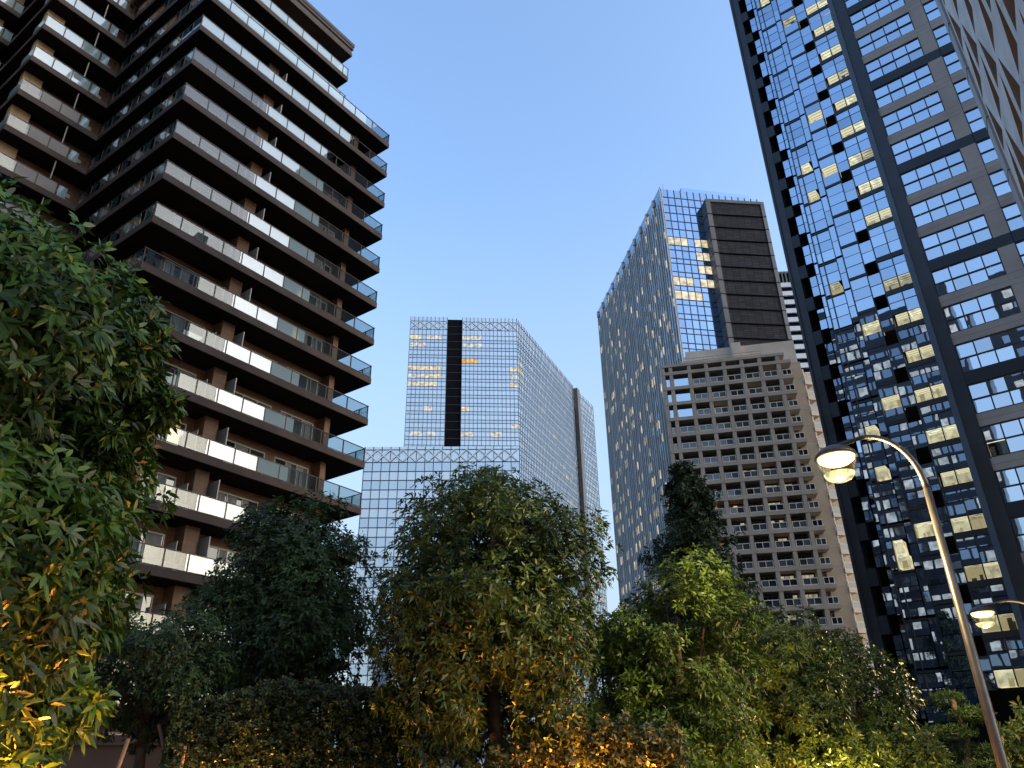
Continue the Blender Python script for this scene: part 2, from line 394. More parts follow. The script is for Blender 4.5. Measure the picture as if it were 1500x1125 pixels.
        # wing
        for fr, S, name in ((H, 5.3, 'wing_balcony'), (K, 16, 'far_balcony')):
            if k < -1: continue
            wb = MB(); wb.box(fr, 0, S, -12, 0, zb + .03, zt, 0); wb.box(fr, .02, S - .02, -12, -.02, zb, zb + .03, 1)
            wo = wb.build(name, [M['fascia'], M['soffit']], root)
            rr = MB(); rr.box(fr, 0, S, -.09, -.03, zr - .045, zr)
            gg = MB(); step = 1.28; q = 0.06; j = 0
            while q < S:
                rr.box(fr, q - .03, q + .03, -.1, -.03, zt, zr + .002)
                w_ = min(step, S - q - .05)
                if w_ > .3:
                    if fr is H:
                        if q < 3.7: gg.box(fr, q + .04, q + w_ - .04, -.075, -.06, zt + .08, zr - .05, 1 if k >= 8 else (2 if j >= 1 else 0))
                        else: gg.box(fr, q + .1, q + w_ * .5, -.075, -.06, zt + .08, zr - .05, 1)
                    else:
                        if q < S - 2.0: gg.box(fr, q + .04, q + w_ - .04, -.075, -.06, zt + .08, zr - .05, 1 if k >= 7 else 0)
                        else: gg.box(fr, q + .1, q + w_ * .5, -.075, -.06, zt + .08, zr - .05, 1)
                q += step; j += 1
            rr.build('railing', M['rail'], wo); gg.build('glass_panel', [M['clear'], M['opal'], M['grey_panel']], wo)
            wf = MB()
            if fr is H:
                wf.box(fr, .25, 1.45, -1.75, -1.2, zt, zb + FH, 0)                      # tan panel
                wf.box(fr, 1.5, 5.3, -1.68, -1.62, zt + 1.45, zt + 1.75, 1)
                wf.box(fr, 3.38, 3.45, -.28, -.2, zt, zb + FH, 1)
            else:
                for q in (3, 8, 13): wf.box(fr, q, q + 1.2, -1.75, -1.2, zt, zb + FH, 0)
                for q in (6.5, 11.5): wf.box(fr, q, q + .07, -.28, -.2, zt, zb + FH, 1)
            wf.build('wing_panel', [M['tan'], M['conc_p']], root)
        if k >= -1:
            hs = MB(); hs.box(HS, 5.0, 6.9, -.08, -.06, zt + .08, zr - .05, 0); hs.build('end_screen', M['opal'], root)
    panels.sort(key=lambda t: -t[0]); panels = [g for _, g in panels if True]
    near = [g for g in panels]
    parts_or_stuff('glass_panel', near + [g for _, g in panels_rest], [M['clear'], M['opal']], root, 96)
    # outdoor units standing on some balcony floors: one built, the rest copies
    first = None
    for k in (-3, -2, -1, 0, 1, 3, 4, 6):
        zt = Z0 + FH * k + .465; sx = 5.15
        b3 = F.pt(sx, -1.35, zt)
        if first is None:
            first = thing('air_conditioner', 'pale air conditioner unit on a balcony floor of the brown apartment tower', 'air conditioner', (b3[0], b3[1]), zt, 'air conditioner units on the brown tower balconies')
            c = MB(); c.box(F, sx, sx + .78, -1.35, -1.05, zt + .04, zt + .62); c.build('casing', M['frame'], first)
            g = MB()
            for i in range(8): g.box(F, sx + .08, sx + .50, -1.06, -1.035, zt + .10 + i * .06, zt + .125 + i * .06)
            g.build('fan_grille', M['dframe'], first)
        else:
            o = first.copy(); COL.objects.link(o); o.location = b3
            for ch in list(first.children):
                q = ch.copy(); COL.objects.link(q); q.parent = o
    pa = MB(); zp = 57.55
    pa.box(F, 0, 14.1, -16, -2.1, zp, zp + .35, 0); pa.box(F, 0, 14.05, -16, -2.15, zp + .35, zp + .8, 1); pa.box(F, 0, 14.15, -16, -2.05, zp + .8, zp + 1.15, 0); pa.box(F, 0, 14.2, -16, -2.0, zp + 1.15, zp + 1.5, 1)
    pa.build('roof_parapet', [M['fascia'], M['rail']], root)
    cp = MB(); cp.box(H, 0, 5.3, -12, 0, 60.5, 61.6); cp.box(K, 0, 16, -12, 0, 61, 62.4); cp.build('wing_parapet', M['fascia'], root)
brown_tower()

# ------------------------------------------------------------------ pale glass tower (centre, far)
def grid(fr, s0, s1, z0, z1, nx, zrows, root, mg, mm, d=0.0, bar=.3, hbar=.22, lit=None, glass_name='glazing'):
    """zrows: list of (z0,z1,material index)"""
    g = MB(); w_ = (s1 - s0) / nx
    for (a, c, mi) in zrows:
        for i in range(nx):
            if lit and lit(i, a, c): continue
            g.pane(fr, s0 + i * w_, s0 + (i + 1) * w_, d, a, c, mi, float(np.clip(RNG.normal(.3, .22), 0, 1)), .008)
    g.build(glass_name, mg, root)
    m = MB()
    for i in range(nx + 1): m.box(fr, s0 + i * w_ - bar / 2, s0 + i * w_ + bar / 2, d - .1, d + .18, z0, z1)
    for (a, c, mi) in zrows: m.box(fr, s0, s1, d - .1, d + .14, a - hbar / 2, a + hbar / 2)
    m.build('mullion_grid', mm, root)

def pale_tower():
    H_ = 198.0
    A, B, C_, D_ = P(-8.7, 315), P(.5, 315), P(5.35, 394.5), P(6.58, 417)
    root = thing('glass_office_tower', 'pale blue glass office tower with a black vertical slot, far behind the trees', 'building', (A + B) / 2)
    Fr, Sd, Sd2 = Frame(A, B), Frame(B, C_), Frame(C_, D_)
    bd = MB(); back = Fr.n * -60
    def prism(pts, z0, z1, mi=0):
        bd.poly([(p[0], p[1], z1) for p in pts], mi)
        for p, q in zip(pts, pts[1:] + pts[:1]): bd.poly([(p[0], p[1], z0), (q[0], q[1], z0), (q[0], q[1], z1), (p[0], p[1], z1)], mi)
    inn = lambda p: p - Fr.n * 1.2
    prism([inn(A), inn(B), C_ - Sd.n * 1.2, D_ - Sd2.n * 1.2, D_ + back, A + back], 0, H_ - 1, 0); bd.build('body', M['mull'], root)
    rows = []; z = H_ - 10.0; fl = 4.12
    rows += [(H_ - 2.4, H_, 0), (H_ - 7.0, H_ - 2.4, 0), (H_ - 10.0, H_ - 7.0, 0)]
    while z > 6:
        rows.append((z - 2.5, z, 0)); rows.append((z - fl, z - 2.5, 1)); z -= fl
    nxl, nxr = 9, 14
    sa, sb = Fr.s_az(-5.52), Fr.s_az(-4.22)
    litset = {}
    def litmaker(tag, pts):
        mb_list = []
        return mb_list
    vis = [r for r in rows if r[2] == 0][3:]
    def lits(side):
        out = set()
        if side == 'l': spec = [(0, 0, 2, 1), (0, 4, 7, 0), (1, 0, 3, 0), (4, 0, 3, 1), (4, 4, 7, 1), (5, 0, 3, 0), (5, 4, 7, 1), (6, 0, 3, 1), (6, 4, 6, 1), (9, 4, 5, 0), (12, 1, 3, 0), (12, 5, 6, 0)]
        else: spec = [(3, 0, 3, 2), (4, 12, 13, 1), (5, 12, 13, 0), (6, 12, 13, 1), (9, 0, 1, 1), (12, 0, 2, 0), (12, 7, 9, 0), (0, 0, 4, 0), (1, 0, 4, 0), (11, 12, 13, 0)]
        return spec
    def face(fr, s0, s1, nx, spec):
        lit = set()
        for fi, i0, i1, kd in spec:
            for i in range(i0, i1 + 1): lit.add((i, round(vis[fi][0], 2)))
        grid(fr, s0, s1, 0, H_, nx, rows, root, [M['pale'], M['pale2']], M['mull2'], 0, .22, .2, lambda i, a, c: (i, round(a, 2)) in lit)
        w_ = (s1 - s0) / nx
        for fi, i0, i1, kd in spec:
            l = MB()
            for i in range(i0, i1 + 1): l.pane(fr, s0 + i * w_ + .1, s0 + (i + 1) * w_ - .1, .02, vis[fi][0] + .15, vis[fi][1] - .1, 0)
            l.build('lit_window', [M['lit_white'], M['lit_far'], M['lit_or']][kd], root)
    face(Fr, 0, sa, nxl, lits('l')); face(Fr, sb, Fr.len, nxr, lits('r'))
    face(Sd, 0, Sd.len - 6.5, 40, [(3, 0, 2, 0), (4, 0, 2, 1), (5, 1, 2, 0), (8, 22, 23, 1), (12, 30, 31, 1), (16, 14, 15, 0), (20, 18, 19, 1), (15, 32, 33, 1)])
    face(Sd2, 1.0, Sd2.len, 10, [])
    s = MB(); s.box(Fr, sa + .05, sb - .05, -1.1, -.5, 4, H_ - 1.0); so_ = s.build('black_slot', M['notch'], root)
    jn = MB(); z = H_ - 5
    while z > 8: jn.box(Fr, sa + .06, sb - .06, -.6, -.42, z, z + .25); z -= fl
    jn.build('slot_louvre', M['granite'], so_)
    c = MB(); c.box(Sd, Sd.len - 3.6, Sd.len + .6, -4, 1.6, 0, H_ - .5); c.build('grey_column', M['coretrim'], root)
    z = H_ - 16
    while z > 10:
        nt_ = MB(); nt_.box(Sd, Sd.len - 6.3, Sd.len - 3.7, -1.0, -.2, z, z + 2.4); nt_.build('balcony_slot', M['notch'], root); z -= fl
    w2 = MB(); w2.box(Sd, Sd.len - 6.5, Sd.len - 3.6, -1.2, -.9, 0, H_ - 2); w2.build('slot_wall', M['pale2'], root)
    for fr, a0, a1 in ((Fr, 0, sa), (Fr, sb, Fr.len)):
        t = MB(); q = a0
        while q < a1 - 1:
            e = min(q + 4.4, a1)
            t.bar(fr.pt(q, .35, H_ - 6.8), fr.pt(e, .35, H_ - 2.6), .18); t.bar(fr.pt(q, .3, H_ - 2.6), fr.pt(e, .3, H_ - 6.8), .18); q += 4.4
        t.build('crown_truss', M['truss'], root)
    # podium block in front, lower
    PL, PR = P(-11.72, 316), P(.5, 311.5); Pf = Frame(PL, PR); hp = 130.4
    pb = MB(); pb.box(Pf, 0, Pf.len - .5, -40, -1, 0, hp - .5); pb.build('podium_body', M['mull'], root)
    pr = [(hp - 1.4, hp, 0), (hp - 7.2, hp - 1.4, 0)]; z = hp - 7.2
    while z > 8: pr.append((z - 4.2, z, 1)); pr.append((z - 8.2, z - 4.2, 0)); z -= 8.2
    grid(Pf, 0, Pf.len, 0, hp, 18, pr, root, [M['pale'], M['pale2']], M['mull'], 0, .3, .36, None, 'podium_glazing')
    Pe = Frame(PL - Pf.n * 40, PL); grid(Pe, 0, 40, 0, hp, 8, pr, root, [M['pale'], M['pale2']], M['mull'], 0, .3, .36, None, 'podium_glazing')
    t = MB(); q = 0
    while q < Pf.len - 2:
        t.bar(Pf.pt(q, .5, hp - 7), Pf.pt(q + 5.5, .5, hp - 1.6), .3); t.bar(Pf.pt(q, .45, hp - 1.6), Pf.pt(q + 5.5, .45, hp - 7), .3); q += 5.5
    t.build('podium_truss', M['truss'], root)
pale_tower()

# ------------------------------------------------------------------ navy glass tower with charcoal core (middle right)
def navy_tower():
    Hh = 137.0
    A, B = P(14.26, 160), P(7.62, 216.7); Rg = P(22.35, 172.8)
    Ff, Lf = Frame(A, Rg), Frame(B, A)
    root = thing('office_tower', 'tall blue glass office tower with long finned side and charcoal brick core', 'building', A)
    bd = MB(); bk = Ff.n * -70
    pts = [A - Ff.n * 1.0 - Lf.n * .4, Rg - Ff.n * 1.0, Rg + bk, P(8.1, 262), B - Lf.n * .3]
    bd.poly([(p[0], p[1], Hh - 1) for p in pts])
    for p, q in zip(pts, pts[1:] + pts[:1]): bd.poly([(p[0], p[1], 0), (q[0], q[1], 0), (q[0], q[1], Hh - 1), (p[0], p[1], Hh - 1)])
    bd.build('body', M['notch'], root)
    # front curtain wall
    rows = []; z = Hh
    for _ in range(6): rows.append((z - 2.55, z, 0)); z -= 2.55
    while z > 6: rows.append((z - 2.55, z, 0)); rows.append((z - 4.03, z - 2.55, 0)); z -= 4.03
    nx = 13; wv = 20.2 / nx
    big = [r for r in rows if r[1] - r[0] > 2.0][6:]
    spec = [(0, 0, 2), (0, 4, 6), (1, 4, 6), (2, 4, 6), (3, 0, 2), (3, 4, 6), (4, 0, 3), (9, 0, 1)]
    lit = {(i, round(big[f][0], 2)) for f, a, c in spec for i in range(a, c + 1)}
    grid(Ff, 0, Ff.len, 0, Hh, 15, rows, root, [M['t3g']], M['mull2'], 0, .12, .12, lambda i, a, c: (i, round(a, 2)) in lit)
    wv = Ff.len / 15
    for f, a, c in spec:
        l = MB()
        for i in range(a, c + 1): l.pane(Ff, i * wv + .08, (i + 1) * wv - .08, .02, big[f][0] + .1, big[f][1] - .1)
        l.build('lit_window', M['lit_far'], root)
    # long side: fins, glass bays, lit rooms
    n_b = 44; wb = Lf.len / n_b; fl = 4.03; nfl = int(Hh / fl)
    g = MB(); lits = []
    for f in range(nfl):
        z0 = Hh - (f + 1) * fl
        for i in range(n_b):
            L_ = random.random() < (.30 if f > 7 else .14)
            if L_ and z0 > 8:
                l = MB(); l.pane(Lf, i * wb + .2, i * wb + wb * U(.55, .95), .02, z0 + .9, z0 + 3.1, random.choice((0, 1)))
                lits.append((-(i + .3 * f), l))
            else: g.pane(Lf, i * wb, (i + 1) * wb, 0, z0 + .9, z0 + 3.2, 0, random.random(), .02)
            g.pane(Lf, i * wb, (i + 1) * wb, .03, z0 + 3.2, z0 + fl + .9, 1, random.random() * .3)
    g.build('side_glazing', [M['t3s'], M['t3s']], root)
    lits.sort(key=lambda t: t[0]); parts_or_stuff('lit_window', [l for _, l in lits], [M['lit_far2'], M['lit_far']], root, 80)
    fn = MB()
    for i in range(n_b + 1):
        q = i * wb; big_ = i % 4 == 0
        fn.box(Lf, q - (.15 if big_ else .10), q + (.15 if big_ else .10), -.2, .30 if big_ else .22, 0, Hh - (0 if big_ else 3.0), 0)
    fn.build('vertical_fin', M['finm'], root)
    for i in range(0, n_b, 4):
        cr = MB(); cr.box(Lf, i * wb - .25, i * wb + .5, -1.2, .45, Hh - 1.6, Hh + .5); cr.build('roof_bracket', M['finm'], root)
    up = MB(); s0 = Ff.s_az(17.2); up.box(Ff, s0 - 2.5, Ff.s_az(22.1), -8, -2, Hh - .8, Hh + 3.0, 0)
    up.build('roof_screen', M['t3g'], root)
    an = MB(); an.tube([Ff.pt(.6, -2, Hh - 1), Ff.pt(.6, -2, Hh + 2.4)], [.08, .05], 6); an.build('antenna', M['finm'], root)
    an = MB(); an.tube([Ff.pt(1.9, -2.4, Hh - 1), Ff.pt(1.9, -2.4, Hh + 4.0)], [.08, .05], 6); an.build('antenna', M['finm'], root)
    # charcoal core in front of the glass
    cA, cB = P(18.06, 162), P(22.85, 169); Cf = Frame(cA, cB); hc = 132.7
    c = MB(); c.box(Cf, .35, Cf.len - .35, -7.5, -.25, 0, hc - .3, 0); co = c.build('service_core', M['core'], root)
    t = MB()
    t.box(Cf, 0, 1.25, -7.4, 0, 0, hc - .4, 0); t.box(Cf, Cf.len - .95, Cf.len, -7.4, 0, 0, hc - .4, 0); t.box(Cf, 0, Cf.len, -7.4, .03, hc - .9, hc, 0)
    t.build('core_trim', M['coretrim'], co)
    j = MB(); z = hc - 4.9
    while z > 4: j.box(Cf, -.02, Cf.len + .02, -7.3, .05, z - .1, z + .1); z -= 4.03
    j.build('joint_band', M['notch'], co)
navy_tower()

# ------------------------------------------------------------------ striped white tower glimpsed between
def striped():
    F = Frame(P(22.8, 274), P(26.5, 281)); Hs = 179.0
    root = thing('striped_tower', 'narrow glimpse of white banded tower with dark window strips beside the dark lit tower', 'building', F.o)
    b = MB(); b.box(F, 0, F.len, -25, -.8, 0, Hs - 5.5); b.build('window_strip', M['notch'], root)
    z = Hs - 5.5; w_ = MB()
    while z > 4: w_.box(F, -.1, F.len, -25.2, 0, z - 2.0, z); z -= 4.0
    w_.box(F, -.15, 1.4, -25.1, -.1, 0, Hs - 60)
    w_.build('white_band', M['white'], root)
    p = MB()
    for i in range(14): p.box(F, i * 1.4, i * 1.4 + .5, -10, -.3, Hs - 5.5, Hs)
    p.box(F, 0, F.len, -10, -.4, Hs - .8, Hs + .1); p.build('roof_louvre', M['coretrim'], root)
striped()

# ------------------------------------------------------------------ beige gridded apartment tower
def beige_tower():
    F = Frame(P(12.42, 125.0), P(22.0, 127.2)); Hb = 67.3; fl = 2.985
    root = thing('beige_apartment_tower', 'beige concrete apartment tower with a grid of recessed balconies and white railings', 'building', F.o)
    az = [12.45, 13.14, 14.62, 15.98, 17.37, 18.75, 20.13, 21.47]
    S = [F.s_az(a) for a in az]; S[0] = .2
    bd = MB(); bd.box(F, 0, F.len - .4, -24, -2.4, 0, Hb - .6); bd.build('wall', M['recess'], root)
    pl = []
    for i, s in enumerate(S):
        p = MB(); p.box(F, s - .32, s + .32, -2.6, 0, 0, Hb - .35); p.build('pillar', M['conc_p'], root)
    nrow = 22
    rail_list, win_list = [], []
    for r in range(nrow):
        zt = 65.75 - fl * r                                   # top of slab
        sl = MB(); sl.box(F, 0, S[-1] + 2.1, -2.6, .06, zt - .62, zt); sl.build('slab', M['conc_p'], root)
        if zt < 8: continue
        for c in range(len(S)):
            a = S[c] + .34; e = (S[c + 1] - .34) if c + 1 < len(S) else S[c] + 2.0
            zb = zt - fl                                      # floor of the cell below this slab
            glassy = r < 3 and c < 2
            rl = MB(); h = 1.12
            if glassy:
                rl.pane(F, a, e, -.15, zb + .1, zb + 1.5, 2, 0.0)
                for x in (a, e - .07): rl.box(F, x, x + .07, -.2, -.1, zb, zb + 1.5, 0)
            else:
                npn = 2 if c in (0, 7) or e - a < 2.2 else 2
                wd = (e - a - .2) / npn
                for j in range(npn):
                    x0 = a + .1 + j * wd
                    rl.box(F, x0 + .03, x0 + wd - .03, -.16, -.13, zb + .18, zb + h - .06, 1, random.random())
                    rl.box(F, x0 - .04, x0 + .05, -.2, -.06, zb, zb + h, 0)
                rl.box(F, e - .15, e - .06, -.2, -.06, zb, zb + h, 0)
                rl.box(F, a + .06, e - .06, -.2, -.055, zb + h - .08, zb + h + .02, 0); rl.box(F, a + .06, e - .06, -.2, -.055, zb + .08, zb + .17, 0)
            rail_list.append((c * .2 + r * .1, rl))
            wn = MB()
            litw = (c in (5, 6) and random.random() < (.75 if r > 6 and c == 5 else .35)) or (random.random() < .05)
            ov = {(8, 2): 3, (8, 3): 3, (10, 2): 3}.get((r, c))
            nw = 3; wd = (e - a - .3) / nw
            for j in range(nw):
                x0 = a + .15 + j * wd
                kd = 0
                if litw and random.random() < .7: kd = 2
                if ov and j == 1: kd = 3
                wn.pane(F, x0 + .04, x0 + wd - .04, -2.36, zb + .15, zb + 2.05, kd, random.random(), .01)
                wn.box(F, x0 - .04, x0 + .04, -2.4, -2.3, zb, zb + 2.1, 1)
            wn.box(F, a + .1, e - .1, -2.4, -2.3, zb + 2.05, zb + 2.16, 1)
            win_list.append((c * .2 + r * .1, wn))
    rail_list.sort(key=lambda t: t[0]); win_list.sort(key=lambda t: t[0])
    parts_or_stuff('balcony_railing', [x for _, x in rail_list], [M['railwhite'], M['win'], M['blue']], root, 90)
    parts_or_stuff('window', [x for _, x in win_list], [M['win'], M['railgrey'], M['lit_far2'], M['lit_or']], root, 90)
    # narrow dark return on the right of the grid, blank gable and its stepped balconies
    bw = MB(); a = S[-1] + 2.0; G0 = P(23.05, 130.2); Wf = Frame(np.array(F.pt(a - .6, -2.2, 0)[:2]), G0)
    bw.box(Wf, 0, Wf.len, -12, 0, 0, 66.3); bw.build('blank_wall', M['concrete'], root)
    Sf = Frame(G0, P(24.9, 133.5)); side = MB(); side.box(Sf, -.5, Sf.len, -18, -2.2, 0, 65.5); side.build('side_wall', M['concrete'], root)
    for r in range(21):
        zt = 62.6 - fl * r
        sb = MB(); sb.box(Sf, .1, 1.75, -2.3, .15, zt - .75, zt, 0); sb.box(Sf, .1, 1.75, -.02, .15, zt, zt + .95, 0); sb.pane(Sf, .35, 1.5, .155, zt - .05, zt + .75, 1, random.random())
        sb.box(Sf, .1, .35, -2.3, .0, zt + .95, zt + 2.2, 0)
        sb.build('side_balcony', [M['conc_l'], M['win']], root)
    rf = MB()
    rf.box(F, .0, F.len, -3, .1, Hb - .62, Hb - .1, 0)
    s0, s1 = F.s_az(14.5, -4), F.s_az(22.9, -4)
    rf.box(F, s0, s1, -16, -4, Hb - .5, 71.6, 1); rf.box(F, s0 - 1, s0 + 7, -15, -3.0, Hb - .5, 69.2, 1)
    rf.box(F, F.s_az(18.2, -3.6), F.s_az(18.9, -3.6), -5, -3.5, Hb - .5, 72.2, 1)
    for i in range(3): rf.bar(F.pt(s0 - .5, -2.4, 68.2 + i * .55), F.pt(F.s_az(20.3, -2.4), -2.4, 68.2 + i * .55), .06, 0)
    for q in np.linspace(s0 - .4, F.s_az(20.3, -2.4), 9): rf.bar(F.pt(q, -2.4, Hb - .2), F.pt(q, -2.4, 69.3), .05, 0)
    rf.build('rooftop_block', [M['conc_p'], M['conc_l']], root)
beige_tower()

# ------------------------------------------------------------------ dark tower with lit windows (right)
def dark_tower():
    N = 38.3; D0 = 75.5; c0 = P(N, D0); ur = np.array([math.cos(math.radians(N)), -math.sin(math.radians(N))])
    F = Frame(c0 - ur * 20.0, c0 + ur * 30.0)                  # s = 20 at the foot of the perpendicular
    X = lambda az: F.s_az(az)
    root = thing('dark_office_tower', 'dark tower with a mosaic of blue glass, yellow lit rooms and beige window strips', 'building', F.o)
    TOP = 112.0; FL = 4.2
    bd = MB(); bd.box(F, .0, 49.8, -34, -3.0, 0, TOP); bd.build('body', M['notch'], root)
    e0, e1 = X(23.74), X(25.1)
    st = MB(); st.box(F, e0, e1 - .9, -3.2, .25, 0, TOP, 0); st.box(F, e0 - .05, e0 + .18, -3.2, .5, 0, TOP, 0); st.build('edge_strip', M['granite_b'], root)
    gA, gB = X(25.1), X(32.1); fA, fB = X(32.1), X(32.5); bB = X(33.40)
    fn = MB(); fn.box(F, fA + .02, fB, -3.2, .55, 0, TOP); fn.build('vertical_fin', M['mull2'], root)
    db = MB(); db.box(F, fB, bB, -3.2, .2, 0, TOP); db.build('dark_band', M['granite_b'], root)
    back = MB(); back.box(F, e1 - .9, fA + .02, -3.1, -1.75, 0, TOP); back.build('glazing_backing', M['notch'], root)
    c_ = [X(a) for a in (25.14, 25.63, 25.94, 27.33, 27.86, 29.18, 30.13, 31.2, 32.08)]
    w1 = [X(a) for a in (33.45, 34.58, 35.67, 36.76, 37.82)]; w2 = [X(38.97)]; w2 += [w2[0] + 1.45 * i for i in range(1, 5)]
    lits = []
    def room(s0, s1, z0, z1, bright=0):
        m = MB(); d = -1.5
        m.poly([F.pt(s0, d, z1), F.pt(s1, d, z1), F.pt(s1, -.1, z1), F.pt(s0, -.1, z1)], 0)
        m.poly([F.pt(s0, d, z0), F.pt(s1, d, z0), F.pt(s1, d, z1), F.pt(s0, d, z1)], 1)
        for s in (s0, s1): m.poly([F.pt(s, d, z0), F.pt(s, -.1, z0), F.pt(s, -.1, z1), F.pt(s, d, z1)], 1)
        for yy in (-.45, -.95, -1.35): m.poly([F.pt(s0 + .1, yy - .06, z1 - .01), F.pt(s1 - .1, yy - .06, z1 - .01), F.pt(s1 - .1, yy + .06, z1 - .01), F.pt(s0 + .1, yy + .06, z1 - .01)], 2)
        q = s0 + U(.1, .4)
        while q < s1 - .3:
            if random.random() < .5: m.pane(F, q, q + U(.15, .5), U(-1.4, -.6), z0, z0 + U(.3, 1.0) * (z1 - z0), 2)
            q += U(.3, .7)
        m.pane(F, s0, s1, -.09, z0, z1, 3)
        k_ = random.choices((0, 1, 2), (5, 3, 2))[0]
        m.build('lit_window', [(M['lit'], M['lit_hi'], M['lit_back'])[k_], (M['lit_back'], M['lit_hi2'], M['lit_dim'])[k_], M['lit_dim'] if k_ < 2 else M['recess'], M['clear']], root)
    for j in range(-6, 20):
        zt = 87.6 - FL * j                                    # ribbon window top for this floor
        zf = zt - .42                                         # bottom edge of the lit strip one floor up
        if zf - FL < 1 or zf > TOP - 1: continue
        g = MB(); fm = MB(); T = .022
        def pn(a, c, z0, z1, d=-.1):
            g.pane(F, a + .04, c - .04, d, z0 + .04, z1 - .04, 0, float(np.clip(RNG.normal(.3, .28), 0, 1)), T)
        low = j > 9
        # column group 7: transom, two, two (lit)
        z0 = zf; zA = z0 + 1.33; zB = zA + 1.38; zC = zB + .95
        m_ = (c_[7] * .52 + c_[8] * .48)
        s6, s7, s8 = c_[5] + .02, c_[7], c_[8]
        mid = s7
        x0 = c_[6]
        pn(x0, s8, zB, zC); pn(x0, mid, zA, zB); pn(mid, s8, zA, zB)
        litrow = j < 6 or j in (7, 8, 9, 10, 11, 12, 14, 15, 16) or True
        if litrow and j not in (9,) :
            room(x0 + (.25 if random.random() < .5 else .05), mid - .05, z0 + .05, zA - .05); room(mid + .05, s8 - .05, z0 + .05, zA - .05)
        else: pn(x0, mid, z0, zA); pn(mid, s8, z0, zA)
        # column 6: dark gap above two panes
        pn(s6, x0 - .02, z0 - .2, z0 + 1.15); pn(s6, x0 - .02, z0 + 1.15, z0 + 2.5)
        # column 5: three rows (shifted half a floor)
        h0 = z0 - 1.2
        a5, b5 = c_[4] + .03, s6 - .03
        lit5 = j in (-1, 4, 5, 12, 15) 
        for i, (p, q) in enumerate(((0, 1.35), (1.35, 2.65), (2.65, 3.85))):
            if i == 1 and j in (0, 4, 6, 11, 13, 16, -4): room(a5 + .1, b5 - .05, h0 + p + .05, h0 + q - .05)
            else: pn(a5, b5, h0 + p, h0 + q, -.12)
        # column 4: narrow, 3: wide, shifted again
        h1 = z0 - 2.3
        for p, q in ((0, 2.0), (2.0, 4.0)): pn(c_[3] + .03, c_[4] - .02, h1 + p, h1 + q, -.04)
        lit3 = j in (-2, 5, 6, 9, 13, 14, 16)
        for i, (p, q) in enumerate(((0, 1.3), (1.3, 2.6), (2.6, 3.8))):
            mid3 = c_[2] + (c_[3] - c_[2]) * .30
            if lit3 and i == 0: room(mid3 + .1, c_[3] - .3, h1 + p + .05, h1 + q - .05); pn(c_[2], mid3, h1 + p, h1 + q, -.14)
            elif lit3 and i == 1 and j == 16: room(mid3 + .1, c_[3] - .45, h1 + p + .05, h1 + q - .05); pn(c_[2], mid3, h1 + p, h1 + q, -.14)
            else: pn(c_[2], c_[3], h1 + p, h1 + q, -.14)
        for p, q in ((.3, 1.7), (1.7, 3.0), (3.0, 4.3)): pn(c_[1], c_[2] - .03, h1 + p, h1 + q, -.06)
        for p, q in ((-.6, .6), (.6, 1.9)): pn(c_[0] - .1, c_[1] - .03, h1 + p + 1.0, h1 + q + 1.0, -.02)
        # dark floor strips
        fm.box(F, c_[2], c_[3], -.5, -.16 + .1, h1 + 3.82, h1 + 4.02); fm.box(F, a5, b5, -.5, -.03, h0 + 3.87, h0 + 4.17)
        fm.box(F, x0, s8, -.5, -.02, zC, z0 + FL)
        for s in (c_[2], c_[2] + (c_[3] - c_[2]) * .3, c_[4], s6 - .01, x0 - .02, mid): fm.box(F, s - .05, s + .05, -.5, -.01, z0 - .01, z0 + FL - .01)
        g.build('glazing_band', M['blue'], root); fm.build('floor_strip', M['dframe'], root)
        nb = MB(); nb.box(F, e1 - .9, c_[0] - .15, -.9, .18, h1 + 3.0, h1 + 3.0 + FL * .38, 0); nb.build('edge_block', M['granite'], root)
        # ribbon windows with beige / black spandrels
        zb = zt - 2.9
        for wi, ws in enumerate((w1, w2)):
            wn = MB()
            for i in range(4):
                for p, q in ((zb, zb + 1.42), (zb + 1.42, zt)):
                    if wi == 0 and j == 14 and i == 0: continue
                    wn.pane(F, ws[i] + .04, ws[i + 1] - .04, -.12, p + .04, q - .04, 0, float(np.clip(RNG.normal(.3, .25), 0, 1)), .012)
            if wi == 0 and j == 14:
                room(ws[0] + .06, ws[1] - .06, zb + .06, zb + 1.36); wn.pane(F, ws[0] + .04, ws[1] - .04, -.12, zb + 1.46, zt - .04, 0, .4)
            wo = wn.build('window', M['blue2'], root)
            fr = MB()
            for i in range(5): fr.box(F, ws[i] - .055, ws[i] + .055, -.3, .0, zb, zt)
            for z in (zb, zb + 1.42, zt): fr.box(F, ws[0], ws[-1], -.29, -.01, z - .055, z + .055)
            fr.build('window_frame', M['dframe'], wo)
        blk = (j % 3 == 0)
        sp = MB()
        sp.box(F, bB, w1[-1] + .05, -.6, .06, zb - 1.3 + .02, zb - .06, 1 if blk else 0)
        sp.box(F, w2[0], w2[-1] + .1, -.6, .06, zb - 1.3 + .02, zb - .06, 1 if blk else 0)
        sp.box(F, w1[-1] + .06, w2[0] - .05, -.6, .05, zb - 1.3 + .02, zb - .06, 1 if blk else 0)
        sp.box(F, w1[-1] + .06, w2[0] - .06, -.6, .05, zb - .04, zt + .0, 1 if j > 11 else 0)
        sp.box(F, w2[-1] + .1, 49.5, -.6, .05, zb - 1.3 + .02, zt, 0)
        sp.box(F, bB, w2[-1], -.62, -.32, zb - .1, zt + .1, 2)
        sp.build('spandrel', [M['beige'], M['granite'], M['notch']], root)
    cp = MB(); cp.box(F, -.1, 50, -34.2, .6, TOP - .5, TOP + 1.5); cp.build('roof_parapet', M['granite'], root)
dark_tower()

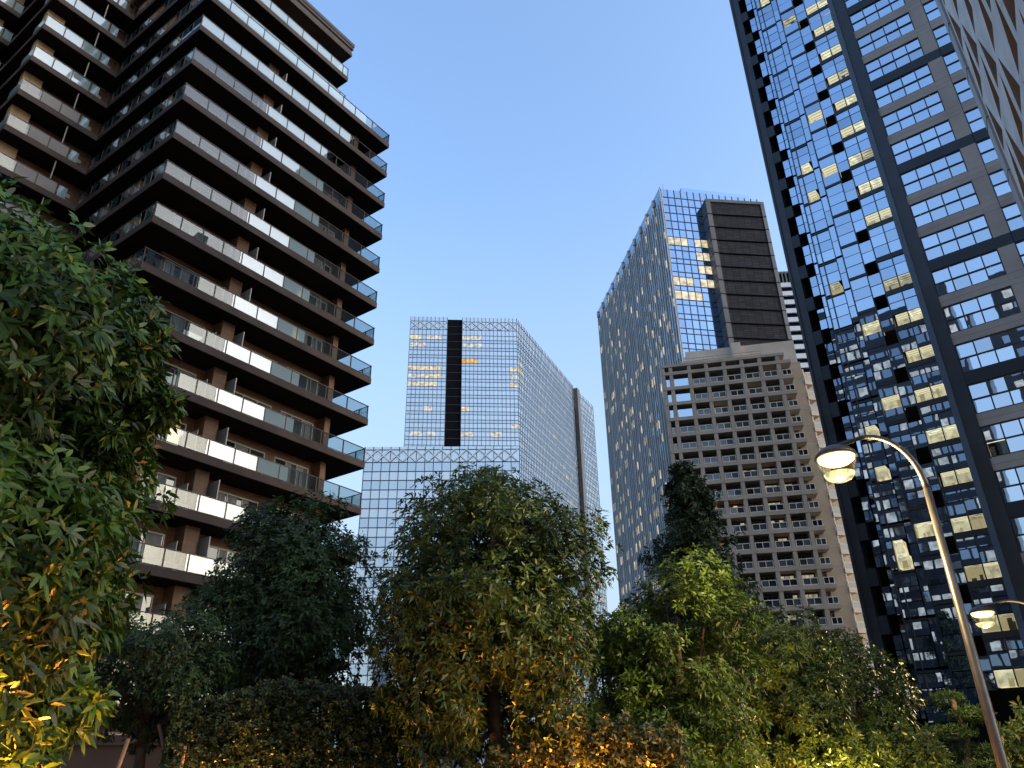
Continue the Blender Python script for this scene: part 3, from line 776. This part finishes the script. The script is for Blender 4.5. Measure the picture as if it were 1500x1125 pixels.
# ------------------------------------------------------------------ near precast building, far right
def precast_building():
    A = P(40.08, 41.0); B = P(50.0, 18.5); F = Frame(A, B)
    root = thing('precast_building', 'grey precast building at the right edge with deep triangular window recesses', 'building', A)
    H_ = 62.0; fl = 3.7
    b = MB(); b.box(F, .1, F.len, -14, -1.3, 0, H_); b.build('body', M['rust'], root)
    e = MB(); e.box(F, 0, 1.3, -14, .12, 0, H_, 0)
    z = 3.0
    j = MB()
    while z < H_: j.box(F, -.015, 1.315, -14, .135, z, z + .05); z += fl
    eo = e.build('edge_panel', M['precast_e'], root); j.build('panel_joint', M['notch'], eo)
    cw = 2.4; nc = int((F.len - 1.3) / cw)
    cells = []
    for r in range(int(H_ / fl)):
        z0 = r * fl; z1 = z0 + fl
        for c in range(nc):
            s0 = 1.3 + c * cw; s1 = s0 + cw; m = MB(); dp = -1.25
            fl_ = (r + c) % 2
            ax = s0 + cw * (.80 if fl_ else .20)
            # triangular opening: apex at top (z1-.25), base z0+.2 between s0+.25 and s1-.25
            o = [(s0 + .3, z0 + .3), (s1 - .3, z0 + .3), (ax, z1 - .1)]
            q = [(s0, z0), (s1, z0), (s1, z1), (s0, z1)]
            fp = lambda p, d=0.0: F.pt(p[0], d, p[1])
            m.poly([fp(q[0]), fp(q[1]), fp(o[1]), fp(o[0])], 0); m.poly([fp(q[1]), fp(q[2]), fp(o[2]), fp(o[1])], 0)
            m.poly([fp(q[3]), fp(q[0]), fp(o[0]), fp(o[2])], 0); m.poly([fp(q[2]), fp(q[3]), fp(o[2])], 0)
            for a, c2, mi in ((o[0], o[1], 0), (o[1], o[2], 1), (o[2], o[0], 1)): m.poly([fp(a), fp(c2), fp(c2, dp), fp(a, dp)], mi)
            m.poly([fp(o[0], dp), fp(o[1], dp), fp(o[2], dp)], 2, random.random())
            cells.append((abs(z0 - 22) + c, m))
    cells.sort(key=lambda t: t[0]); parts_or_stuff('window_recess', [m for _, m in cells], [M['precast'], M['rust'], M['win']], root, 90)
precast_building()

# ------------------------------------------------------------------ invented towers added behind the camera for the dark tower's reflections
def mirrored_tower(lbl, o, p, dep, H_, seed):
    F = Frame(o, p); root = thing('added_mirrored_tower', lbl, 'building', F.o)
    b = MB(); b.box(F, 0, F.len, -dep, 0, 0, H_); b.build('body', M['granite'], root)
    g = MB(); l = MB(); z = 6
    while z < H_ - 5:
        q = .6
        while q < F.len - 2:
            (l if random.random() < .27 else g).pane(F, q, q + 2.0, .04, z, z + 2.3, 0, random.random()); q += 2.5
        z += 4.0
    g.build('glazing', M['t3s'], root); l.build('lit_window', M['lit_white'], root, kind='stuff')
mirrored_tower('added black glass tower, unseen behind the viewpoint for reflections, taller block', (-42.0, -29.0), (-78.8, 2.2), 20, 112, 1)
mirrored_tower('added black glass tower, unseen behind the viewpoint for reflections, lower slab', (-8.0, -58.0), (-38.0, -36.0), 20, 112, 2)

# ------------------------------------------------------------------ vegetation
def leaves(pos, axis, nl, L, W, droop, seed, at, jit=.35):
    """whorls of pointed leaves; returns V,F,attr"""
    r = np.random.default_rng(seed); n = len(pos)
    a = axis / np.linalg.norm(axis, axis=1, keepdims=True)
    ref = np.where(np.abs(a[:, 2:3]) < .9, np.array([[0, 0, 1.]]), np.array([[1., 0, 0]]))
    e1 = np.cross(a, ref); e1 /= np.linalg.norm(e1, axis=1, keepdims=True); e2 = np.cross(a, e1)
    ph = r.uniform(0, 2 * np.pi, (n, 1)) + np.arange(nl)[None] * 2 * np.pi / nl + r.normal(0, .25, (n, nl))
    pol = r.uniform(.75, 1.5, (n, nl))
    d = (np.cos(pol)[..., None] * a[:, None] + np.sin(pol)[..., None] * (np.cos(ph)[..., None] * e1[:, None] + np.sin(ph)[..., None] * e2[:, None])).reshape(-1, 3)
    base = np.repeat(pos, nl, 0) + d * .01 + r.normal(0, L * .12, (n * nl, 3))
    ax = np.repeat(a, nl, 0); side = np.cross(d, ax) + r.normal(0, jit, (n * nl, 3)); side -= (side * d).sum(1, keepdims=True) * d
    side /= np.linalg.norm(side, axis=1, keepdims=True) + 1e-9
    ln = L * r.uniform(.65, 1.15, (n * nl, 1)); wd = W * r.uniform(.8, 1.15, (n * nl, 1)); dz = np.array([[0, 0, -1.]])
    dr = droop * r.uniform(.5, 1.4, (n * nl, 1))
    def pt(t): return base + ln * (d * t + dz * dr * t * t)
    v = np.stack([base, pt(.35) + side * wd * .5, pt(.35) - side * wd * .5, pt(.7) + side * wd * .38, pt(.7) - side * wd * .38, pt(1.0)], 1)
    k = (np.arange(n * nl) * 6)[:, None]
    F = np.concatenate([k + np.array([[0, 2, 4, 5]]), k + np.array([[0, 5, 3, 1]])], 0)   # two halves either side of the midrib
    A = np.clip(np.repeat(at, nl) + r.normal(0, .13, n * nl), 0, 1)
    return v.reshape(-1, 3).astype(np.float32), F, np.concatenate([A, A])

def crown_points(c, R, ncl, nw, seed, clump=.30, shell=.62, flat=1.0, cut=None):
    r = np.random.default_rng(seed); c = np.array(c); R = np.array(R)
    dirs = r.normal(size=(ncl * 3, 3)); dirs /= np.linalg.norm(dirs, axis=1, keepdims=True)
    keep = []                                                  # spread the clumps
    for d in dirs:
        if all(np.dot(d, k) < 1 - 1.1 / ncl for k in keep): keep.append(d)
        if len(keep) >= ncl: break
    keep = np.array(keep); rad = r.uniform(shell, .88, (len(keep), 1)) * (1 + .08 * r.normal(size=(len(keep), 1)))
    sq = (np.hypot(keep[:, 0], keep[:, 1]) ** 2.7 + np.abs(keep[:, 2]) ** 2.7) ** (1 / 2.7)
    cl = c + keep / sq[:, None] * rad * R
    inner = c + r.normal(size=(max(4, ncl // 4), 3)) * R * .3
    cl = np.concatenate([cl, inner]); crr = clump * R.mean() * r.uniform(.65, 1.35, len(cl))
    tone = np.clip(r.normal(.42, .2, len(cl)), .05, .95)
    idx = r.choice(len(cl), nw, p=crr ** 2 / (crr ** 2).sum())
    dd = r.normal(size=(nw, 3)); dd /= np.linalg.norm(dd, axis=1, keepdims=True)
    rr = r.uniform(.25, 1.0, (nw, 1)) ** .5
    pos = cl[idx] + dd * rr * crr[idx][:, None] * np.array([1, 1, .8])
    out = (pos - c) / R; out /= np.linalg.norm(out, axis=1, keepdims=True) + 1e-6
    ax = .55 * dd + .65 * out + np.array([0, 0, .25]) + r.normal(0, .2, (nw, 3))
    at = np.clip(tone[idx] + r.normal(0, .12, nw) , 0, 1)
    return pos, ax, at, cl

def tree(name, label, xy, crown_z, R, ncl, nw, leaf, mat, bark, tr, seed, nl=7, L=.15, W=.04, droop=.45, clump=.30, group='street trees', shell=.62, fork=.35, extra=None, trunk_top=None, trunk_xy=None, bare=None):
    root = thing(name, label, 'tree', xy, 0, group); r = np.random.default_rng(seed + 99)
    c = np.array([xy[0], xy[1], crown_z])
    pos, ax, at, cl = crown_points(c, R, ncl, nw, seed, clump, shell)
    for (dx, dy, dz, R2, n2, w2) in (extra or []):
        p2, a2, t2, c2 = crown_points(c + np.array([dx, dy, dz]), R2, n2, w2, seed + 5, clump, shell)
        pos = np.concatenate([pos, p2]); ax = np.concatenate([ax, a2]); at = np.concatenate([at, t2]); cl = np.concatenate([cl, c2])
    ok = pos[:, 2] > .35
    if bare:                                                   # lower trunk left open on the street side
        dd = np.hypot(pos[:, 0], pos[:, 1]); aa = np.degrees(np.arctan2(pos[:, 0], pos[:, 1]))
        ok &= ~((np.abs(aa - bare[0]) < bare[1]) & (pos[:, 2] < bare[2]) & (dd < bare[3]))
    pos, ax, at = pos[ok], ax[ok], at[ok]
    V, F, A = leaves(pos, ax, nl, L, W, droop, seed, at)
    mesh_obj('crown', V, F, [mat], root, None, A)
    t = MB(); bx = np.array(trunk_xy if trunk_xy is not None else xy); fz = crown_z - R[2] * fork
    pts = [np.array([bx[0], bx[1], -.05]), np.array([bx[0] + .02, bx[1], fz * .5]), np.array([xy[0], xy[1], fz]), np.array([xy[0] + .05, xy[1], crown_z + R[2] * .55])]
    t.tube(pts, [tr * 1.25, tr, tr * .85, tr * .3], 10)
    ncl0 = min(len(cl), ncl)
    for i in r.choice(ncl0, min(ncl0, 18), replace=False):
        e = cl[i]; h = U(-.1, .5) * R[2]; s = np.array([xy[0] + .02, xy[1], min(fz + abs(h), e[2] + .1)])
        m = s * .5 + e * .5 + np.array([0, 0, -.08 * R[2] * U(0, 1)]) + r.normal(0, .05, 3)
        t.tube([s, m, e], [tr * .42, tr * .28, tr * .1], 6)
    t.build('trunk', bark, root, smooth=True); return root

tree('broadleaf_tree', 'large dark green tree filling the left edge, its lower leaves lit orange', P(-39.9, 6.6), 3.42, (1.55, 1.5, 2.38), 70, 9000, None, M['leaf_l'], M['bark'], .11, 11, 8, .125, .034, .28, .30, extra=[(-1.0, .1, -.3, (1.2, 1.2, 2.2), 24, 2400), (.95, .5, 1.15, (.5, .5, .75), 10, 700), (.9, .45, -.6, (.5, .5, 1.2), 12, 900)])
tree('broadleaf_tree', 'round olive green tree at centre with long drooping leaves and visible trunk', P(-1.9, 12.2), 3.92, (1.72, 1.7, 2.4), 110, 10500, None, M['leaf'], M['bark'], .105, 21, 7, .118, .034, .28, .29, trunk_xy=P(-1.35, 12.2), bare=(-1.5, 1.1, 2.75, 12.4))
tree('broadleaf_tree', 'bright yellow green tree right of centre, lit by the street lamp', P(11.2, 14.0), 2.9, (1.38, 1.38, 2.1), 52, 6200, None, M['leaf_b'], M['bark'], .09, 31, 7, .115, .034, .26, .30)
tree('broadleaf_tree', 'mid green tree just right of the bright tree, under the beige tower', P(17.6, 17.0), 2.75, (1.25, 1.25, 2.2), 44, 4800, None, M['leaf'], M['bark'], .09, 41, 7, .115, .034, .26, .30)
tree('broadleaf_tree', 'rightmost broadleaf tree, sloping crown below the dark lit tower', P(21.6, 20.0), 2.6, (1.5, 1.4, 2.2), 44, 4800, None, M['leaf'], M['bark'], .09, 51, 7, .115, .034, .26, .30, extra=[(1.1, -.4, -1.3, (1.0, 1.0, .9), 12, 700)])
tree('fine_leaf_tree', 'dark fine leaved tree in front of the brown apartment tower', P(-16.0, 15.2), 4.35, (1.8, 1.6, 2.55), 60, 9000, None, M['leaf_d'], M['bark2'], .10, 61, 6, .10, .038, .3, .28, shell=.5)
tree('fine_leaf_tree', 'small dark tree with forked trunk between the left tree and the hedge', P(-24.0, 13.4), 3.15, (1.25, 1.1, 1.05), 26, 3000, None, M['leaf_d'], M['bark'], .085, 71, 6, .08, .03, .3, .32, fork=1.0, trunk_xy=P(-23.7, 13.4))
tree('broadleaf_tree', 'shaded tree half hidden between the centre tree and the bright tree', P(6.2, 15.6), 2.4, (.95, .95, 1.8), 24, 2200, None, M['leaf'], M['bark'], .07, 81, 7, .115, .034, .26, .3)

def conifer(label, xy, h, r0, seed):
    root = thing('conifer_tree', label, 'tree', xy); r = np.random.default_rng(seed)
    t = MB(); t.tube([(xy[0], xy[1], 0), (xy[0], xy[1], h * .5), (xy[0], xy[1], h)], [.3, .2, .03], 8)
    pos = []; z = h * .12; 
    while z < h - .2:
        f = 1 - z / h; ln = r0 * (f ** .8) * 1.0 + .25
        for k in range(7):
            a = r.uniform(0, 2 * np.pi); l = ln * r.uniform(.55, 1.1); up = .25
            e = np.array([xy[0] + math.cos(a) * l, xy[1] + math.sin(a) * l, z + l * up]); s = np.array([xy[0], xy[1], z])
            t.tube([s, e], [.05, .015], 4)
            m = int(14 + 18 * l); q = r.uniform(.25, 1.05, (m, 1)); pos.append(s + (e - s) * q + r.normal(0, .16 + .05 * l, (m, 3)))
        z += .55 if z > h * .5 else .7
    pos = np.concatenate(pos); ax = pos - np.array([xy[0], xy[1], 0]); ax[:, 2] = .4; ax += r.normal(0, .4, ax.shape)
    V, F, A = leaves(pos, ax, 5, .34, .12, .3, seed, np.clip(r.normal(.4, .2, len(pos)), 0, 1))
    mesh_obj('crown', V, F, [M['leaf_c']], root, None, A); t.build('trunk', M['bark2'], root)
conifer('dark pointed conifer standing before the beige apartment tower', P(13.15, 46), 18.9, 5.2, 5)

def shaped_pine(label, xy, h, seed):
    root = thing('pine_tree', label, 'tree', xy); r = np.random.default_rng(seed); t = MB(); pts = [(xy[0], xy[1], 0)]
    pos = []
    for i in range(7):
        z = h * (.25 + .75 * i / 6); a = i * 2.4; rr = 1.25 * (1 - .6 * i / 6); c = np.array([xy[0] + math.cos(a) * rr * .45, xy[1] + math.sin(a) * rr * .45, z])
        pts.append((xy[0] + .1 * math.sin(i * 2), xy[1], z)); t.tube([pts[-1], tuple(c)], [.05, .02], 5)
        d = r.normal(size=(260, 3)); d /= np.linalg.norm(d, axis=1, keepdims=True); pos.append(c + d * np.array([rr * .85, rr * .85, .2]) * r.uniform(.3, 1, (260, 1)) ** .5)
    t.tube(pts, [.11] * 4 + [.07] * (len(pts) - 4), 7); pos = np.concatenate(pos)
    V, F, A = leaves(pos, np.tile([[0, 0, 1.]], (len(pos), 1)) + r.normal(0, .4, (len(pos), 3)), 8, .12, .016, 0, seed, np.clip(r.normal(.5, .2, len(pos)), 0, 1))
    mesh_obj('crown', V, F, [M['leaf_d']], root, None, A); t.build('trunk', M['bark2'], root)
shaped_pine('small cloud pruned pine at the foot of the dark lit tower', P(27.7, 24), 3.2, 8)

def hedge(label, az0, az1, D, z0, ztop, thick, n, mat, seed, L=.05, W=.026, bumps=.08, cat='hedge', gap=0.0):
    r = np.random.default_rng(seed); a = r.uniform(az0, az1, n); kind_ = 'shrub_row' if 'shrub' in label else 'hedge'; root = thing(kind_, label, kind_.replace('_', ' '), P((az0 + az1) / 2, D))
    f = (a - az0) / (az1 - az0); top = np.interp(f, np.linspace(0, 1, len(ztop)), ztop) + bumps * np.sin(f * 23 + seed) * .5 + bumps * np.sin(f * 61)
    z = z0 + (top - z0) * (1 - r.uniform(0, 1, n) ** 1.6 * 1.0)
    dd = D + r.normal(0, thick / 2.2, n)
    x = np.sin(np.radians(a)) * dd; y = np.cos(np.radians(a)) * dd
    pos = np.stack([x, y, z + r.normal(0, .02, n)], 1)
    hole = np.sin(a * 3.1 + z * 2.3) * np.sin(z * 3.7 - a * 1.3); pos = pos[hole < (1 - gap)] if gap else pos
    ax = np.stack([-x / dd * .7, -y / dd * .7, np.full(n, .6)], 1)[:len(pos)] + r.normal(0, .5, (len(pos), 3))
    V, F, A = leaves(pos, ax, 5, L, W, .2, seed, np.clip(r.normal(.45, .22, len(pos)), 0, 1))
    mesh_obj('foliage', V, F, [mat], root, None, A)
    t = MB()
    for q in np.linspace(az0 + .6, az1 - .6, 9):
        p = P(q, D); p2 = P(q + U(-.4, .4), D); t.tube([(p[0], p[1], 0), (p2[0], p2[1], z0 + .9)], [.03, .015], 5)
    t.build('stem', M['bark'], root); return root
hedge('clipped small leaved hedge with flat top below the dark tree', -22.6, -6.8, 12.8, 1.35, [2.55, 2.68, 2.92, 2.86, 2.78, 2.76], .5, 24000, M['leaf_h'], 3, .052, .03, .02, gap=.2)
hedge('low bushy hedge glowing orange beneath the centre tree', -3.5, 11.0, 11.6, .5, [1.7, 1.95, 2.2, 2.2, 2.05], .6, 9000, M['leaf_h'], 4, .08, .035, .1)
hedge('low shrub row glowing yellow at the foot of the right trees', 12.5, 26.5, 16.2, .4, [1.85, 1.75, 1.9, 2.0, 2.1, 1.95], .8, 7000, M['leaf'], 6, .12, .035, .2)
hedge('low shrubs glowing orange under the large left tree', -50, -28.5, 6.3, .4, [2.1, 2.1, 2.15, 1.95, 1.75], .7, 4200, M['leaf_l'], 12, .12, .03, .15)
hedge('low leafy shrub beside the lamp post at the right corner', 29.5, 36.0, 13.5, .4, [1.9, 2.1, 2.2, 2.2], .8, 3500, M['leaf'], 9, .12, .035, .2)

# ------------------------------------------------------------------ street furniture
def garden_wall():
    F = Frame(P(-33, 20.5), P(-19.0, 20.0)); root = thing('garden_wall', 'low brown stone wall with a pale coping behind the small forked tree', 'wall', F.o)
    b = MB(); b.box(F, 0, F.len, -.35, 0, 0, 2.35); b.build('wall_face', M['stone'], root)
    b = MB(); b.box(F, -.05, F.len + .05, -.42, .08, 2.35, 2.55); b.build('coping', M['stone'], root)
garden_wall()

def stake(label, p, q):
    b = MB(); b.tube([p, q], [.028, .024], 7); o = b.build('tree_stake', M['bamboo']); o['label'] = label; o['category'] = 'stake'; o['group'] = 'tree support stakes'
a_, b_ = P(-23.2, 13.0), P(-20.6, 12.2); stake('slanting wooden stake propping the small forked tree', (a_[0], a_[1], 2.35), (b_[0], b_[1], .9))
a_ = P(-21.7, 12.4); stake('upright wooden stake beside the hedge end', (a_[0], a_[1], 0), (a_[0] + .05, a_[1], 2.05))
a_, b_ = P(-24.8, 12.6), P(-25.6, 12.4); stake('thin wooden stake left of the forked trunk', (a_[0], a_[1], 2.15), (b_[0], b_[1], 1.1))

def street_lamp(label, paz, pD, haz, hD, zt, zh, power):
    p = P(paz, pD); h = P(haz, hD); root = thing('street_lamp', label, 'street lamp', p, 0, 'street lamps with curved arms')
    t = MB(); t.tube([(p[0], p[1], 0), (p[0], p[1], 1.0), (p[0], p[1], zt - .85)], [.068, .064, .045], 14); t.lathe((p[0], p[1], 0), [(.17, 0), (.17, .05), (.09, .12), (.07, .3)], 16)
    t.build('pole', M['pole'], root, smooth=True)
    d = h - p; a = MB(); pts = []
    for i in range(15):
        f = i / 14; th = f * math.pi / 2
        pts.append((p[0] + d[0] * .62 * (1 - math.cos(th)), p[1] + d[1] * .62 * (1 - math.cos(th)), zt - .85 + .85 * math.sin(th)))
    for f in (.72, .86, 1.0): pts.append((p[0] + d[0] * f, p[1] + d[1] * f, zt - (f - .62) * .18))
    a.tube(pts, [.045 - .018 * i / (len(pts) - 1) for i in range(len(pts))], 12); a.build('arm', M['pole'], root, smooth=True)
    c = (h[0], h[1], zh)
    m = MB(); m.lathe(c, [(.0, .19), (.08, .185), (.2, .13), (.27, .06), (.285, .02), (.27, .015), (.0, .03)], 32); m.build('hood', M['pole'], root, smooth=True)
    m = MB(); m.lathe(c, [(.25, .010), (.235, -.03), (.17, -.075), (.0, -.09)], 32); m.build('lamp_globe', M['lampglow'], root, smooth=True)
    m = MB(); m.lathe(c, [(.262, .01), (.255, -.12), (.205, -.225)], 32); m.build('glass_shade', M['lampglass'], root, smooth=True)
    m = MB(); m.lathe(c, [(.205, -.225), (.195, -.255), (.155, -.30), (.09, -.33), (.0, -.338)], 32); m.build('lamp_bowl', M['bowl'], root, smooth=True)
    l = bpy.data.lights.new('lamp_light', 'POINT'); l.energy = power * EM * 1.6; l.color = (1, .72, .32); l.shadow_soft_size = .12
    lo = bpy.data.objects.new('lamp_light', l); COL.objects.link(lo); lo.parent = root; lo.location = (h[0] - p[0], h[1] - p[1], zh - .45)
    return root
street_lamp('tall curved street lamp, nearer and glowing yellow, in front of the dark tower', 29.3, 11.0, 24.1, 11.0, 5.72, 5.48, 700)
street_lamp('smaller farther street lamp glowing at the right edge, behind the nearer lamp', 34.0, 22.0, 30.45, 22.0, 5.15, 4.92, 800)

street_lamp('added street lamp, unseen behind the viewpoint, lighting the leaf fronts', 112, 4.6, 140, 4.0, 5.72, 5.48, 110)  # extra lamp added out of view to light the tree fronts

def bollard(label, xy, power, col=(1, .42, .08)):
    root = thing('bollard_light', label, 'garden light', xy, 0, 'garden lights below the planting')
    b = MB(); b.lathe((xy[0], xy[1], 0), [(.06, 0), (.06, 1.14), (.0, 1.14)], 16); b.build('post', M['pole'], root, smooth=True)
    b = MB(); b.lathe((xy[0], xy[1], 1.142), [(.055, 0), (.055, .13)], 16); b.build('lens', M['lit_or'], root)
    b = MB(); b.lathe((xy[0], xy[1], 1.275), [(.075, 0), (.075, .03), (.0, .05)], 16); b.build('cap', M['pole'], root)
    l = bpy.data.lights.new('garden_light', 'POINT'); l.energy = power * EM * 1.6; l.color = col; l.shadow_soft_size = .08
    lo = bpy.data.objects.new('garden_light', l); COL.objects.link(lo); lo.parent = root; lo.location = (0, .16, 1.21)
bollard('orange garden light at the foot of the large left tree', P(-34.0, 5.5), 1500, (1, .29, .04))
bollard('orange garden light by the hedge stakes', P(-18.5, 12.2), 320)
bollard('orange garden light under the centre hedge', P(5.2, 10.9), 1150, (1, .29, .04))
bollard('orange garden light below the bright tree', P(14.0, 14.6), 350)
bollard('amber garden light by the right shrubs', P(20.5, 15.0), 350, (1, .6, .2))

for o in SC.objects:
    if '_base' in o: del o['_base']
